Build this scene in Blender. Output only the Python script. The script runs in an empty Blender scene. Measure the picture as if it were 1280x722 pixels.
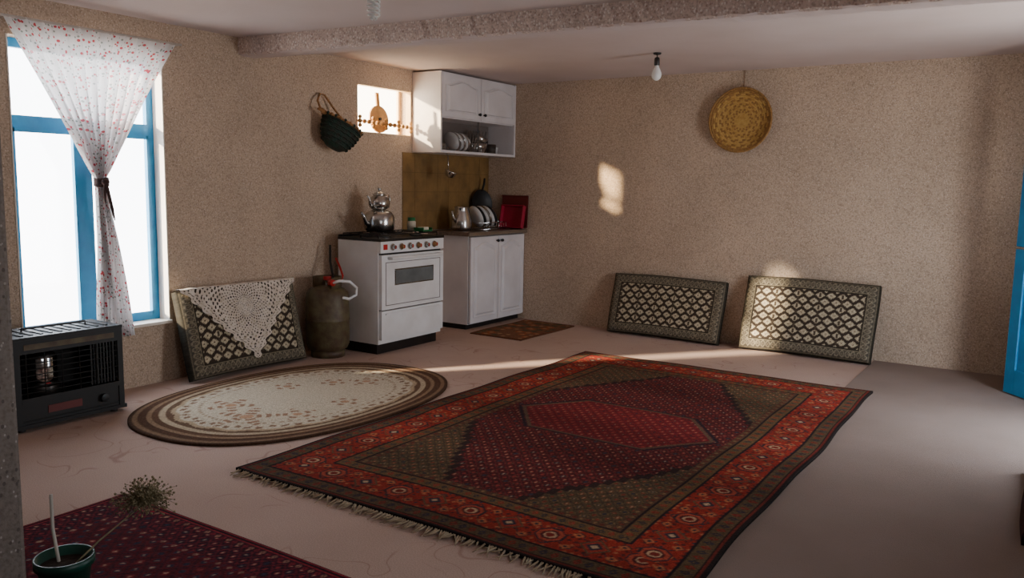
import bpy, bmesh, math, random
import numpy as np
from mathutils import Matrix, Vector
random.seed(7); np.random.seed(7)

# ------------------------------------------------------------------ helpers
def lin1(c):
    c=c/255.0
    return c/12.92 if c<=0.04045 else ((c+0.055)/1.055)**2.4
def lin(c): return (lin1(c[0]),lin1(c[1]),lin1(c[2]))
def T(x,y,z): return Matrix.Translation((x,y,z))
def frame(o,x,y,z):
    m=Matrix.Identity(4)
    for i in range(3):
        m[i][0]=x[i]; m[i][1]=y[i]; m[i][2]=z[i]; m[i][3]=o[i]
    return m
def axis_frame(o,zdir,up=(0,0,1)):
    z=Vector(zdir).normalized(); u=Vector(up)
    if abs(z.dot(u))>0.98: u=Vector((1,0,0))
    x=u.cross(z).normalized(); y=z.cross(x)
    return frame(o,x,y,z)

def newmat(name):
    m=bpy.data.materials.new(name); m.use_nodes=True
    nt=m.node_tree; b=nt.nodes.get('Principled BSDF')
    return m,nt,b
def setramp(r,stops):
    e=r.color_ramp.elements
    while len(e)>1: e.remove(e[-1])
    e[0].position=stops[0][0]; e[0].color=(*stops[0][1],1)
    for p,c in stops[1:]:
        n=e.new(p); n.color=(*c,1)
def mat(name,rgb,rough=0.6,metal=0.0,rgb2=None,vs=6.0,bump=0.0,bs=60.0,spec=0.5,trans=0):
    m,nt,b=newmat(name)
    b.inputs['Roughness'].default_value=rough; b.inputs['Metallic'].default_value=metal
    b.inputs['Specular IOR Level'].default_value=spec
    if trans: b.inputs['Transmission Weight'].default_value=trans
    tc=nt.nodes.new('ShaderNodeTexCoord')
    n=nt.nodes.new('ShaderNodeTexNoise'); n.inputs['Scale'].default_value=vs; n.inputs['Detail'].default_value=4
    nt.links.new(tc.outputs['Object'],n.inputs['Vector'])
    r=nt.nodes.new('ShaderNodeValToRGB')
    a=lin(rgb)
    b2=lin(rgb2) if rgb2 else tuple(x*0.86 for x in a)
    setramp(r,[(0.35,a),(0.68,b2)])
    nt.links.new(n.outputs['Fac'],r.inputs['Fac']); nt.links.new(r.outputs['Color'],b.inputs['Base Color'])
    if bump:
        n2=nt.nodes.new('ShaderNodeTexNoise'); n2.inputs['Scale'].default_value=bs; n2.inputs['Detail'].default_value=3
        nt.links.new(tc.outputs['Object'],n2.inputs['Vector'])
        bp=nt.nodes.new('ShaderNodeBump'); bp.inputs['Strength'].default_value=bump; bp.inputs['Distance'].default_value=0.01
        nt.links.new(n2.outputs['Fac'],bp.inputs['Height']); nt.links.new(bp.outputs['Normal'],b.inputs['Normal'])
    return m
def speckle(name,base,dark,light,scale=85,bump=0.5,stain=0.86,dthr=0.2,lthr=0.17,contrast=0.8,amt=0.7):
    m,nt,b=newmat(name); N=nt.nodes; L=nt.links
    b.inputs['Roughness'].default_value=0.85; b.inputs['Specular IOR Level'].default_value=0.2
    tc=N.new('ShaderNodeTexCoord')
    def noise(s,d=3):
        n=N.new('ShaderNodeTexNoise'); n.inputs['Scale'].default_value=s; n.inputs['Detail'].default_value=d
        L.new(tc.outputs['Object'],n.inputs['Vector']); return n
    def mix(fac,a,bb,bt='MIX'):
        x=N.new('ShaderNodeMix'); x.data_type='RGBA'; x.blend_type=bt
        if hasattr(fac,'is_output'): L.new(fac,x.inputs[0])
        else: x.inputs[0].default_value=fac
        for s,v in ((x.inputs[6],a),(x.inputs[7],bb)):
            if hasattr(v,'is_output'): L.new(v,s)
            else: s.default_value=(*v,1)
        return x.outputs[2]
    big=noise(1.6,4); r=N.new('ShaderNodeValToRGB')
    bl=lin(base); setramp(r,[(0.35,bl),(0.7,tuple(c*stain for c in bl))]); L.new(big.outputs['Fac'],r.inputs['Fac'])
    col=r.outputs['Color']
    fine=noise(scale,4); rf=N.new('ShaderNodeValToRGB'); setramp(rf,[(0.34,(contrast,contrast*.98,contrast*.96)),(0.52,(1,1,1)),(0.7,(1.08,1.08,1.08))])
    L.new(fine.outputs['Fac'],rf.inputs['Fac']); col=mix(1.0,col,rf.outputs['Color'],'MULTIPLY')
    for sc,thr,c in ((scale*0.55,dthr,dark),(scale*0.7,lthr,light)):
        v=N.new('ShaderNodeTexVoronoi'); v.inputs['Scale'].default_value=sc
        mp=N.new('ShaderNodeMapping'); mp.inputs['Location'].default_value=(sc,3,1); mp.inputs['Scale'].default_value=(1,1,0.75)
        L.new(tc.outputs['Object'],mp.inputs['Vector']); L.new(mp.outputs['Vector'],v.inputs['Vector'])
        lt=N.new('ShaderNodeMath'); lt.operation='LESS_THAN'; lt.inputs[1].default_value=thr; L.new(v.outputs['Distance'],lt.inputs[0])
        mm=N.new('ShaderNodeMath'); mm.operation='MULTIPLY'; mm.inputs[1].default_value=amt; L.new(lt.outputs[0],mm.inputs[0])
        col=mix(mm.outputs[0],col,lin(c))
    L.new(col,b.inputs['Base Color'])
    bp=N.new('ShaderNodeBump'); bp.inputs['Strength'].default_value=bump; bp.inputs['Distance'].default_value=0.005
    L.new(fine.outputs['Fac'],bp.inputs['Height']); L.new(bp.outputs['Normal'],b.inputs['Normal'])
    return m
def attrmat(name,rough=0.95,bump=0.5,bs=160):
    m,nt,b=newmat(name); N=nt.nodes; L=nt.links
    b.inputs['Roughness'].default_value=rough; b.inputs['Specular IOR Level'].default_value=0.1
    at=N.new('ShaderNodeAttribute'); at.attribute_name='Col'
    tc=N.new('ShaderNodeTexCoord'); n=N.new('ShaderNodeTexNoise'); n.inputs['Scale'].default_value=bs; n.inputs['Detail'].default_value=4
    L.new(tc.outputs['Object'],n.inputs['Vector'])
    r=N.new('ShaderNodeValToRGB'); setramp(r,[(0.3,(0.65,0.65,0.65)),(0.7,(1.15,1.15,1.15))]); L.new(n.outputs['Fac'],r.inputs['Fac'])
    x=N.new('ShaderNodeMix'); x.data_type='RGBA'; x.blend_type='MULTIPLY'; x.inputs[0].default_value=1
    L.new(at.outputs['Color'],x.inputs[6]); L.new(r.outputs['Color'],x.inputs[7]); L.new(x.outputs[2],b.inputs['Base Color'])
    bp=N.new('ShaderNodeBump'); bp.inputs['Strength'].default_value=bump; bp.inputs['Distance'].default_value=0.004
    L.new(n.outputs['Fac'],bp.inputs['Height']); L.new(bp.outputs['Normal'],b.inputs['Normal'])
    return m

def link(ob): bpy.context.scene.collection.objects.link(ob)
class B:
    def __init__(s,name): s.name=name; s.v=[]; s.f=[]; s.mi=[]; s.sm=[]; s.mats=[]; s.M=Matrix.Identity(4)
    def add(s,vs,fs,m,smooth=False):
        if m not in s.mats: s.mats.append(m)
        k=s.mats.index(m); o=len(s.v)
        for p in vs: s.v.append(tuple(s.M@Vector(p)))
        for f in fs: s.f.append([i+o for i in f]); s.mi.append(k); s.sm.append(smooth)
    def box(s,x0,x1,y0,y1,z0,z1,m):
        s.add([(x0,y0,z0),(x1,y0,z0),(x1,y1,z0),(x0,y1,z0),(x0,y0,z1),(x1,y0,z1),(x1,y1,z1),(x0,y1,z1)],
              [(0,3,2,1),(4,5,6,7),(0,1,5,4),(1,2,6,5),(2,3,7,6),(3,0,4,7)],m)
    def lathe(s,prof,m,n=32,loc=None,zdir=None,a0=0.0,a1=2*math.pi,sx=1.0,sy=1.0):
        F=Matrix.Identity(4)
        if zdir is not None: F=axis_frame(loc or (0,0,0),zdir)
        elif loc is not None: F=T(*loc)
        full=abs(a1-a0-2*math.pi)<1e-6; cnt=n if full else n+1
        vs=[];fs=[]
        for (r,z) in prof:
            for i in range(cnt):
                a=a0+(a1-a0)*i/n; vs.append(tuple(F@Vector((r*math.cos(a)*sx,r*math.sin(a)*sy,z))))
        for j in range(len(prof)-1):
            for i in range(n):
                i2=(i+1)%cnt
                fs.append((j*cnt+i,j*cnt+i2,(j+1)*cnt+i2,(j+1)*cnt+i))
        s.add(vs,fs,m,True)
    def cyl(s,p0,p1,r,m,n=20,r2=None):
        p0=Vector(p0);p1=Vector(p1); h=(p1-p0).length; r2=r if r2 is None else r2
        s.lathe([(0.0001,0),(r,0),(r,0.0001),(r2,h-0.0001),(r2,h),(0.0001,h)],m,n,loc=p0,zdir=(p1-p0))
    def tube(s,pts,r,m,n=8,closed=False):
        pts=[Vector(p) for p in pts]; k=len(pts); rr=r if isinstance(r,(list,tuple)) else [r]*k
        vs=[];fs=[]; prev=None
        for i,p in enumerate(pts):
            if closed: t=pts[(i+1)%k]-pts[i-1]
            else: t=pts[min(i+1,k-1)]-pts[max(i-1,0)]
            t.normalize()
            if prev is None:
                u=Vector((0,0,1)) if abs(t.z)<0.9 else Vector((1,0,0)); x=u.cross(t).normalized()
            else: x=(prev-t*prev.dot(t)).normalized()
            prev=x; y=t.cross(x)
            for j in range(n):
                a=2*math.pi*j/n; vs.append(tuple(p+x*math.cos(a)*rr[i]+y*math.sin(a)*rr[i]))
        for i in range(k if closed else k-1):
            i2=(i+1)%k
            for j in range(n):
                fs.append((i*n+j,i*n+(j+1)%n,i2*n+(j+1)%n,i2*n+j))
        if not closed:
            fs.append(tuple(range(n))); fs.append(tuple((k-1)*n+j for j in range(n)))
        s.add(vs,fs,m,True)
    def ball(s,c,r,m,n=14,sz=1.0):
        prof=[(max(0.0001,r*math.sin(math.pi*i/8)),-r*sz*math.cos(math.pi*i/8)) for i in range(9)]
        s.lathe(prof,m,n,loc=c)
    def prism(s,poly,z0,z1,m):
        n=len(poly); vs=[(p[0],p[1],z0) for p in poly]+[(p[0],p[1],z1) for p in poly]
        fs=[tuple(range(n))[::-1],tuple(range(n,2*n))]+[(i,(i+1)%n,n+(i+1)%n,n+i) for i in range(n)]
        s.add(vs,fs,m)
    def done(s,bevel=0,recalc=True,parent=None):
        a=np.array(s.v); c=Vector(((a[:,0].min()+a[:,0].max())/2,(a[:,1].min()+a[:,1].max())/2,a[:,2].min()))
        me=bpy.data.meshes.new(s.name); me.from_pydata([tuple(Vector(p)-c) for p in s.v],[],s.f)
        for m in s.mats: me.materials.append(m)
        me.polygons.foreach_set('material_index',s.mi); me.polygons.foreach_set('use_smooth',s.sm)
        if recalc:
            bm=bmesh.new(); bm.from_mesh(me); bmesh.ops.recalc_face_normals(bm,faces=bm.faces); bm.to_mesh(me); bm.free()
        me.update(); ob=bpy.data.objects.new(s.name,me); ob.location=c; link(ob)
        if bevel:
            md=ob.modifiers.new('bevel','BEVEL'); md.width=bevel; md.segments=2; md.limit_method='ANGLE'; md.angle_limit=math.radians(50)
        if parent: ob.parent=parent; ob.matrix_parent_inverse=parent.matrix_basis.inverted()
        return ob

def mesh_col(name,verts,faces,cols,M,m,smooth=True):
    me=bpy.data.meshes.new(name); me.from_pydata(verts.tolist(),[],faces); me.materials.append(m)
    if smooth: me.polygons.foreach_set('use_smooth',[True]*len(me.polygons))
    ca=me.color_attributes.new('Col','FLOAT_COLOR','POINT')
    c4=np.ones((len(verts),4),dtype=np.float32); c4[:,:3]=cols; ca.data.foreach_set('color',c4.ravel())
    me.update(); ob=bpy.data.objects.new(name,me); ob.matrix_world=M; link(ob); return ob
def slab(name,w,h,step,colf,zf,M,m,wob=0.0):
    nx=int(round(w/step))+1; ny=int(round(h/step))+1
    X,Y=np.meshgrid(np.linspace(-w/2,w/2,nx),np.linspace(-h/2,h/2,ny)); X=X.ravel();Y=Y.ravel()
    cols=colf(X,Y); Z=zf(X,Y)
    WX=X+wob*np.sin(Y*3.1+1)*(X/(w/2)) +wob*0.6*np.sin(Y*7.3); WY=Y+wob*np.sin(X*4.3+2)
    V=np.stack([WX,WY,Z],1)
    i=np.arange(nx-1); j=np.arange(ny-1); I,J=np.meshgrid(i,j); a=(J*nx+I).ravel()
    F=np.stack([a,a+1,a+nx+1,a+nx],1).tolist()
    ring=[k for k in range(nx)]+[r*nx+nx-1 for r in range(1,ny)]+[(ny-1)*nx+k for k in range(nx-2,-1,-1)]+[r*nx for r in range(ny-2,0,-1)]
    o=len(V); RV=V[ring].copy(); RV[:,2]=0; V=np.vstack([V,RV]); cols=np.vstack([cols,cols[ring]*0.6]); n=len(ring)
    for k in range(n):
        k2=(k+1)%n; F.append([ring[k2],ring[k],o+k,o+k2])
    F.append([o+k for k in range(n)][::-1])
    return mesh_col(name,V,F,cols,M,m)

class Paint:
    def __init__(s,n,c): s.c=np.tile(np.array(lin(c)),(n,1))
    def put(s,mask,c):
        s.c[mask]=lin(c)
def frac(a): return a-np.floor(a)
def h2(i,j):
    return frac(np.sin(i*12.9898+j*78.233)*43758.5453)

# ------------------------------------------------------------------ materials
M_wall=speckle('wall_plaster',(200,178,156),(134,110,92),(232,220,206),scale=105,bump=0.6,stain=.82,contrast=0.72,dthr=.21,lthr=.21,amt=.55)
M_part=speckle('partition_plaster',(130,120,112),(84,76,70),(176,168,160),scale=95)
M_beam=speckle('beam_plaster',(214,194,182),(158,126,114),(240,234,228),scale=80,bump=1.0,contrast=.7,dthr=0.24,lthr=0.30,amt=.6)
M_ceil=mat('ceiling_plaster',(208,194,190),0.9,rgb2=(198,182,176),vs=1.2,bump=0.12,bs=30,spec=0.1)
M_blue=mat('blue_paint',(30,142,196),0.45,rgb2=(22,124,180),vs=9)
M_white=mat('white_enamel',(232,232,232),0.3,rgb2=(218,217,215),vs=5)
M_cab=mat('cabinet_white',(226,222,224),0.45,rgb2=(212,207,208),vs=4)
M_cabin=mat('cabinet_inside',(110,102,100),0.6)
M_black=mat('black_metal',(18,17,17),0.35,rgb2=(30,27,25))
M_hblack=mat('heater_enamel',(13,12,12),0.55,rgb2=(20,18,17))
M_dark=mat('dark_plastic',(26,24,24),0.5)
M_grille=mat('heater_grille',(30,28,26),0.5,metal=0.4)
M_chrome=mat('chrome',(200,200,200),0.15,metal=1.0)
M_steel=mat('steel',(200,198,194),0.22,metal=1.0,bump=0.05)
M_hsteel=mat('sooty_steel',(90,84,80),0.35,metal=0.9)
M_red=mat('red_plastic',(190,30,28),0.4)
M_mag=mat('magenta_plastic',(160,24,56),0.4)
M_green=mat('green_plastic',(30,110,60),0.45)
M_dgreen=mat('dark_green_pot',(16,72,58),0.4,rgb2=(10,50,42))
M_must=mat('mustard_paint',(140,108,62),0.5,rgb2=(112,86,50),vs=7,bump=0.3,bs=30)
M_grout=mat('backsplash_grout',(104,82,52),0.8)
M_counter=mat('counter_laminate',(120,104,92),0.35,rgb2=(88,74,66),vs=40)
M_wood=mat('light_wood',(206,156,90),0.5,rgb2=(172,120,64),vs=14)
M_glow_sash=mat('warm_glow_sash',(236,206,160),0.5,rgb2=(220,186,138),vs=14)  # warm glow of the small window put into its frame colour
M_rust=mat('cylinder_paint',(98,88,60),0.55,rgb2=(74,54,38),vs=14,bump=0.25,bs=50)
M_brass=mat('worn_red_metal',(104,38,34),0.5)
M_soil=mat('soil',(52,38,28),0.95,bump=0.6,bs=60)
M_twig=mat('dry_twig',(150,138,105),0.9,rgb2=(110,98,70),vs=30)
M_stick=mat('pale_stick',(205,200,188),0.5)
M_straw=mat('straw',(206,168,98),0.7,rgb2=(184,142,74),vs=40,bump=0.4,bs=120)
M_straw2=mat('straw_brown',(146,106,58),0.7,rgb2=(170,128,70),vs=60,bump=0.4,bs=120)
M_bask=mat('green_wicker',(26,56,44),0.7,rgb2=(44,38,30),vs=35,bump=0.9,bs=90)
M_tan=mat('tan_fibre',(176,128,80),0.8,rgb2=(120,80,48),vs=40,bump=0.5,bs=90)
M_ribbon=mat('dark_ribbon',(70,44,40),0.8)
M_rod=mat('curtain_rod',(200,190,180),0.4)
M_cream=mat('cream_cloth',(206,196,176),0.9,bump=0.3)
M_lace=mat('lace_thread',(222,210,196),0.9,rgb2=(204,190,172),vs=20)
M_glassgrey=mat('oven_glass',(112,116,116),0.12,rgb2=(90,94,94))
M_fringe=mat('fringe_wool',(176,158,130),0.95,rgb2=(140,120,96),vs=25)
M_jamb=mat('window_jamb',(240,232,220),0.8)
M_glob=mat('bulb_glass',(240,240,236),0.1)
M_rug=attrmat('rug_pile'); M_cush=attrmat('cushion_weave',bump=0.5,bs=220)

def floor_mat():
    m,nt,b=newmat('moquette_floor'); N=nt.nodes; L=nt.links
    b.inputs['Roughness'].default_value=0.92; b.inputs['Specular IOR Level'].default_value=0.15
    tc=N.new('ShaderNodeTexCoord')
    def noise(s,d,dist=0):
        n=N.new('ShaderNodeTexNoise'); n.inputs['Scale'].default_value=s; n.inputs['Detail'].default_value=d; n.inputs['Distortion'].default_value=dist
        L.new(tc.outputs['Object'],n.inputs['Vector']); return n
    big=noise(1.2,4); r=N.new('ShaderNodeValToRGB'); setramp(r,[(0.3,lin((198,172,158))),(0.7,lin((182,155,141)))]); L.new(big.outputs['Fac'],r.inputs['Fac'])
    ln=noise(4.6,0.0,0.9); rl=N.new('ShaderNodeValToRGB')
    setramp(rl,[(0.480,(0,0,0)),(0.495,(1,1,1)),(0.505,(1,1,1)),(0.520,(0,0,0))]); L.new(ln.outputs['Fac'],rl.inputs['Fac'])
    msk=noise(2.6,1); rm=N.new('ShaderNodeValToRGB'); setramp(rm,[(0.47,(0,0,0)),(0.53,(0.5,0.5,0.5))]); L.new(msk.outputs['Fac'],rm.inputs['Fac'])
    mu=N.new('ShaderNodeMath'); mu.operation='MULTIPLY'; L.new(rl.outputs['Color'],mu.inputs[0]); L.new(rm.outputs['Color'],mu.inputs[1])
    x=N.new('ShaderNodeMix'); x.data_type='RGBA'; L.new(mu.outputs[0],x.inputs[0]); L.new(r.outputs['Color'],x.inputs[6]); x.inputs[7].default_value=(*lin((152,112,102)),1)
    f=noise(220,2); rf=N.new('ShaderNodeValToRGB'); setramp(rf,[(0.3,(0.8,0.8,0.8)),(0.7,(1.1,1.1,1.1))]); L.new(f.outputs['Fac'],rf.inputs['Fac'])
    y=N.new('ShaderNodeMix'); y.data_type='RGBA'; y.blend_type='MULTIPLY'; y.inputs[0].default_value=1
    L.new(x.outputs[2],y.inputs[6]); L.new(rf.outputs['Color'],y.inputs[7]); L.new(y.outputs[2],b.inputs['Base Color'])
    bp=N.new('ShaderNodeBump'); bp.inputs['Strength'].default_value=0.3; bp.inputs['Distance'].default_value=0.004
    L.new(f.outputs['Fac'],bp.inputs['Height']); L.new(bp.outputs['Normal'],b.inputs['Normal'])
    return m
M_floor=floor_mat()
M_gcarp=mat('grey_brown_carpet',(148,130,120),0.95,rgb2=(136,119,108),vs=1.3,bump=0.4,bs=200,spec=0.1)

def curtain_mat():
    m=bpy.data.materials.new('floral_sheer'); m.use_nodes=True; nt=m.node_tree; N=nt.nodes; L=nt.links; N.clear()
    out=N.new('ShaderNodeOutputMaterial'); uv=N.new('ShaderNodeTexCoord')
    v=N.new('ShaderNodeTexVoronoi'); v.inputs['Scale'].default_value=34; L.new(uv.outputs['UV'],v.inputs['Vector'])
    lt=N.new('ShaderNodeMath'); lt.operation='LESS_THAN'; lt.inputs[1].default_value=0.27; L.new(v.outputs['Distance'],lt.inputs[0])
    v2=N.new('ShaderNodeTexVoronoi'); v2.inputs['Scale'].default_value=42; L.new(uv.outputs['UV'],v2.inputs['Vector'])
    lt2=N.new('ShaderNodeMath'); lt2.operation='LESS_THAN'; lt2.inputs[1].default_value=0.25; L.new(v2.outputs['Distance'],lt2.inputs[0])
    a=N.new('ShaderNodeMix'); a.data_type='RGBA'; L.new(lt2.outputs[0],a.inputs[0]); a.inputs[6].default_value=(0.82,0.80,0.79,1); a.inputs[7].default_value=(*lin((150,158,150)),1)
    x=N.new('ShaderNodeMix'); x.data_type='RGBA'; L.new(lt.outputs[0],x.inputs[0]); L.new(a.outputs[2],x.inputs[6]); x.inputs[7].default_value=(*lin((200,80,88)),1)
    d=N.new('ShaderNodeBsdfDiffuse'); t=N.new('ShaderNodeBsdfTranslucent'); tr=N.new('ShaderNodeBsdfTransparent')
    L.new(x.outputs[2],d.inputs['Color']); L.new(x.outputs[2],t.inputs['Color'])
    m1=N.new('ShaderNodeMixShader'); m1.inputs[0].default_value=0.32; L.new(d.outputs[0],m1.inputs[1]); L.new(t.outputs[0],m1.inputs[2])
    m2=N.new('ShaderNodeMixShader'); m2.inputs[0].default_value=0.07; L.new(m1.outputs[0],m2.inputs[1]); L.new(tr.outputs[0],m2.inputs[2])
    L.new(m2.outputs[0],out.inputs['Surface']); return m
M_curt=curtain_mat()
def pane_mat():
    m=bpy.data.materials.new('window_pane'); m.use_nodes=True; nt=m.node_tree; N=nt.nodes; L=nt.links; N.clear()
    out=N.new('ShaderNodeOutputMaterial'); g=N.new('ShaderNodeBsdfGlossy'); g.inputs['Roughness'].default_value=0.05; tr=N.new('ShaderNodeBsdfTransparent')
    mx=N.new('ShaderNodeMixShader'); mx.inputs[0].default_value=0.06; L.new(tr.outputs[0],mx.inputs[1]); L.new(g.outputs[0],mx.inputs[2]); L.new(mx.outputs[0],out.inputs['Surface']); return m
M_pane=pane_mat()
def glow_pane_mat():
    m=bpy.data.materials.new('warm_glow_pane'); m.use_nodes=True; nt=m.node_tree; N=nt.nodes; L=nt.links; N.clear()
    out=N.new('ShaderNodeOutputMaterial'); g=N.new('ShaderNodeBsdfTranslucent'); g.inputs['Color'].default_value=(1.0,.80,.55,1); tr=N.new('ShaderNodeBsdfTransparent'); tr.inputs['Color'].default_value=(1,.88,.68,1)  # warm glow put into the pane's tint; also weakens the sun patch
    tc=N.new('ShaderNodeTexCoord'); n=N.new('ShaderNodeTexNoise'); n.inputs['Scale'].default_value=8; L.new(tc.outputs['Object'],n.inputs['Vector'])
    r=N.new('ShaderNodeMapRange'); r.inputs[3].default_value=.2; r.inputs[4].default_value=.4; L.new(n.outputs['Fac'],r.inputs[0])
    mx=N.new('ShaderNodeMixShader'); L.new(r.outputs[0],mx.inputs[0]); L.new(tr.outputs[0],mx.inputs[1]); L.new(g.outputs[0],mx.inputs[2]); L.new(mx.outputs[0],out.inputs['Surface']); return m
M_glow_pane=glow_pane_mat()

# ------------------------------------------------------------------ room shell
H=2.26; XR=5.15; YF=-8.0
def wall_cells(b,x0,x1,ya,yb,za,zb,ops,m):
    ys=sorted({ya,yb}|{o[0] for o in ops}|{o[1] for o in ops}); zs=sorted({za,zb}|{o[2] for o in ops}|{o[3] for o in ops})
    for i in range(len(ys)-1):
        for j in range(len(zs)-1):
            cy=(ys[i]+ys[i+1])/2; cz=(zs[j]+zs[j+1])/2
            if any(o[0]<cy<o[1] and o[2]<cz<o[3] for o in ops): continue
            b.box(x0,x1,ys[i],ys[i+1],zs[j],zs[j+1],m)
W1=(-4.50,-3.58,0.38,2.05); W2=(-1.85,-1.19,1.70,2.08); W2o=(-2.02,-1.19,1.66,2.14); WFILL=(-5.7,-4.9,0.9,1.75); D1=(-2.17,-1.25,0.0,1.96)
b=B('wall_left'); wall_cells(b,-0.05,0.0,YF,0.0,0.0,H,[W1,W2],M_wall); wall_cells(b,-0.14,-0.05,YF,0.0,0.0,H,[W1,W2o],M_wall); b.done(recalc=False)
b=B('wall_right'); wall_cells(b,XR,XR+0.18,YF,0.0,0.0,H,[WFILL,D1],M_wall); b.done(recalc=False)
b=B('wall_back'); b.box(-0.14,XR+0.18,0.0,0.2,0,H,M_wall); b.done()
b=B('wall_front'); b.box(-0.14,XR+0.18,YF-0.2,YF,0,H,M_wall); b.done()
b=B('wall_partition'); b.box(0.0,2.72,-5.98,-5.84,0,H,M_part); b.done(bevel=0.012)
b=B('floor'); b.box(-0.14,XR+0.18,YF-0.2,0.2,-0.15,0,M_floor); b.done()
b=B('ceiling'); b.box(-0.14,XR+0.18,YF-0.2,0.2,H,H+0.2,M_ceil); b.done()
b=B('added_sun_blocker'); b.box(-0.44,-0.14,-5.1,-4.56,-0.15,2.8,M_wall); b.done()  # unseen block added outside to keep sun off the left panes
b=B('ceiling_beam'); n=160; vs=[];fs=[]
for i in range(n+1):
    x=0.0+XR*i/n; y=-2.99+0.086*x
    j=lambda a:random.uniform(-a,a)
    vs+= [(x,y+j(.003),H),(x,y-0.004+j(.005),2.20+j(.005)),(x,y+j(.005),2.150+j(.004)),(x,y+0.02,2.140+j(.002)),(x,y+0.15,2.140+j(.002)),(x,y+0.16,H)]
for i in range(n):
    for k in range(5):
        fs.append((i*6+k,(i+1)*6+k,(i+1)*6+k+1,i*6+k+1))
fs.append((0,1,2,3,4,5)); fs.append(tuple(n*6+k for k in range(6)))
b.add(vs,fs,M_beam)
ob=b.done(); ob.data.materials.append(M_ceil)
for p in ob.data.polygons:
    if p.normal.z<-0.9: p.material_index=1

def window_yz(name,op,xa,xb,transom=None,mull=None,fw=0.05,m=None,pm=None):
    m=m or M_blue
    b=B(name); y0,y1,z0,z1=op
    y0+=.002;y1-=.002;z0+=.002;z1-=.002
    b.box(xa,xb,y0,y0+fw,z0,z1,m); b.box(xa,xb,y1-fw,y1,z0,z1,m)
    b.box(xa,xb,y0+fw,y1-fw,z0,z0+fw,m); b.box(xa,xb,y0+fw,y1-fw,z1-fw,z1,m)
    zt=z1-fw
    if transom:
        b.box(xa,xb,y0+fw,y1-fw,transom-.035,transom+.035,m); zt=transom-.035
    if mull: b.box(xa,xb+.012,mull-.04,mull+.04,z0+fw,zt,m)
    if transom and mull:
        for ya,yb in ((y0+fw,mull-.04),(mull+.04,y1-fw)):
            b.box(xb,xb+.012,ya,ya+.012,z0+fw,zt,m); b.box(xb,xb+.012,yb-.012,yb,z0+fw,zt,m)
            b.box(xb,xb+.012,ya,yb,z0+fw,z0+fw+.022,m); b.box(xb,xb+.012,ya,yb,zt-.022,zt,m)
    xm=(xa+xb)/2; yy0,yy1,zz0,zz1=y0+fw*.5,y1-fw*.5,z0+fw*.5,z1-fw*.5
    if pm: b.add([(xm,yy0,zz0),(xm,yy1,zz0),(xm,yy1,zz1),(xm,yy0,zz1)],[(0,1,2,3)],pm)
    else: b.box(xm-.002,xm+.002,yy0,yy1,zz0,zz1,M_pane)
    return b.done()
window_yz('window_1',W1,-0.137,-0.10,1.60,-4.06)
window_yz('window_2',W2o,-0.135,-0.11,fw=0.03,m=M_glow_sash,pm=M_glow_pane)
window_yz('added_fill_window',WFILL,XR+.05,XR+.1,mull=-5.3)  # unseen opening added to let in fill light from the right
b=B('trim_1'); b.box(-0.098,0.03,W1[0]+.004,W1[1]-.004,W1[2]-.0,W1[2]+.018,M_jamb)
b.box(-0.098,0.004,W1[1]-.008,W1[1]+.0,W1[2]+.018,W1[3],M_jamb); b.box(-0.098,0.004,W1[0]-.0,W1[0]+.008,W1[2]+.018,W1[3],M_jamb); b.done()
b=B('trim_2'); b.box(-0.10,0.004,W2[0]+.004,W2[1]-.004,W2[2],W2[2]+.008,M_glow_sash)
b.box(-.05,.004,W2[0],W2[0]+.006,W2[2],W2[3],M_glow_sash); b.box(-.05,.004,W2[1]-.006,W2[1],W2[2],W2[3],M_glow_sash); b.box(-.05,.004,W2[0],W2[1],W2[3]-.006,W2[3],M_glow_sash); b.done()

# door
b=B('door_frame')
b.box(XR-.015,XR+.1,D1[0]+.001,D1[0]+.05,0.001,D1[3]-.001,M_blue); b.box(XR-.015,XR+.1,D1[1]-.05,D1[1]-.001,0.001,D1[3]-.001,M_blue); b.box(XR-.015,XR+.1,D1[0]+.05,D1[1]-.05,D1[3]-.05,D1[3]-.001,M_blue); b.done()
hx,hy=5.12,-1.25; fx,fy=4.56,-0.56; L0=math.hypot(fx-hx,fy-hy); ux,uy=(fx-hx)/L0,(fy-hy)/L0
b=B('door_1'); b.M=frame((hx,hy,0.012),(ux,uy,0),(0,0,1),(uy,-ux,0))
b.box(0,0.09,0,1.9,-.02,.02,M_blue); b.box(L0-.09,L0,0,1.9,-.02,.02,M_blue)
for z0,z1 in ((0,.16),(.86,.98),(1.79,1.9)): b.box(.09,L0-.09,z0,z1,-.02,.02,M_blue)
b.box(.09,L0-.09,.16,.86,-.008,.008,M_blue); b.box(.09,L0-.09,.98,1.79,-.003,.003,M_pane)
b.tube([(L0-.05,.95,-.02),(L0-.05,.95,-.06),(L0-.16,.95,-.06)],.009,M_steel); b.done(bevel=.004)

# ------------------------------------------------------------------ floor coverings
b=B('grey_carpet'); b.box(3.66,XR-.03,YF+.002,-.002,0.0005,0.005,M_gcarp); b.done()

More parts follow.
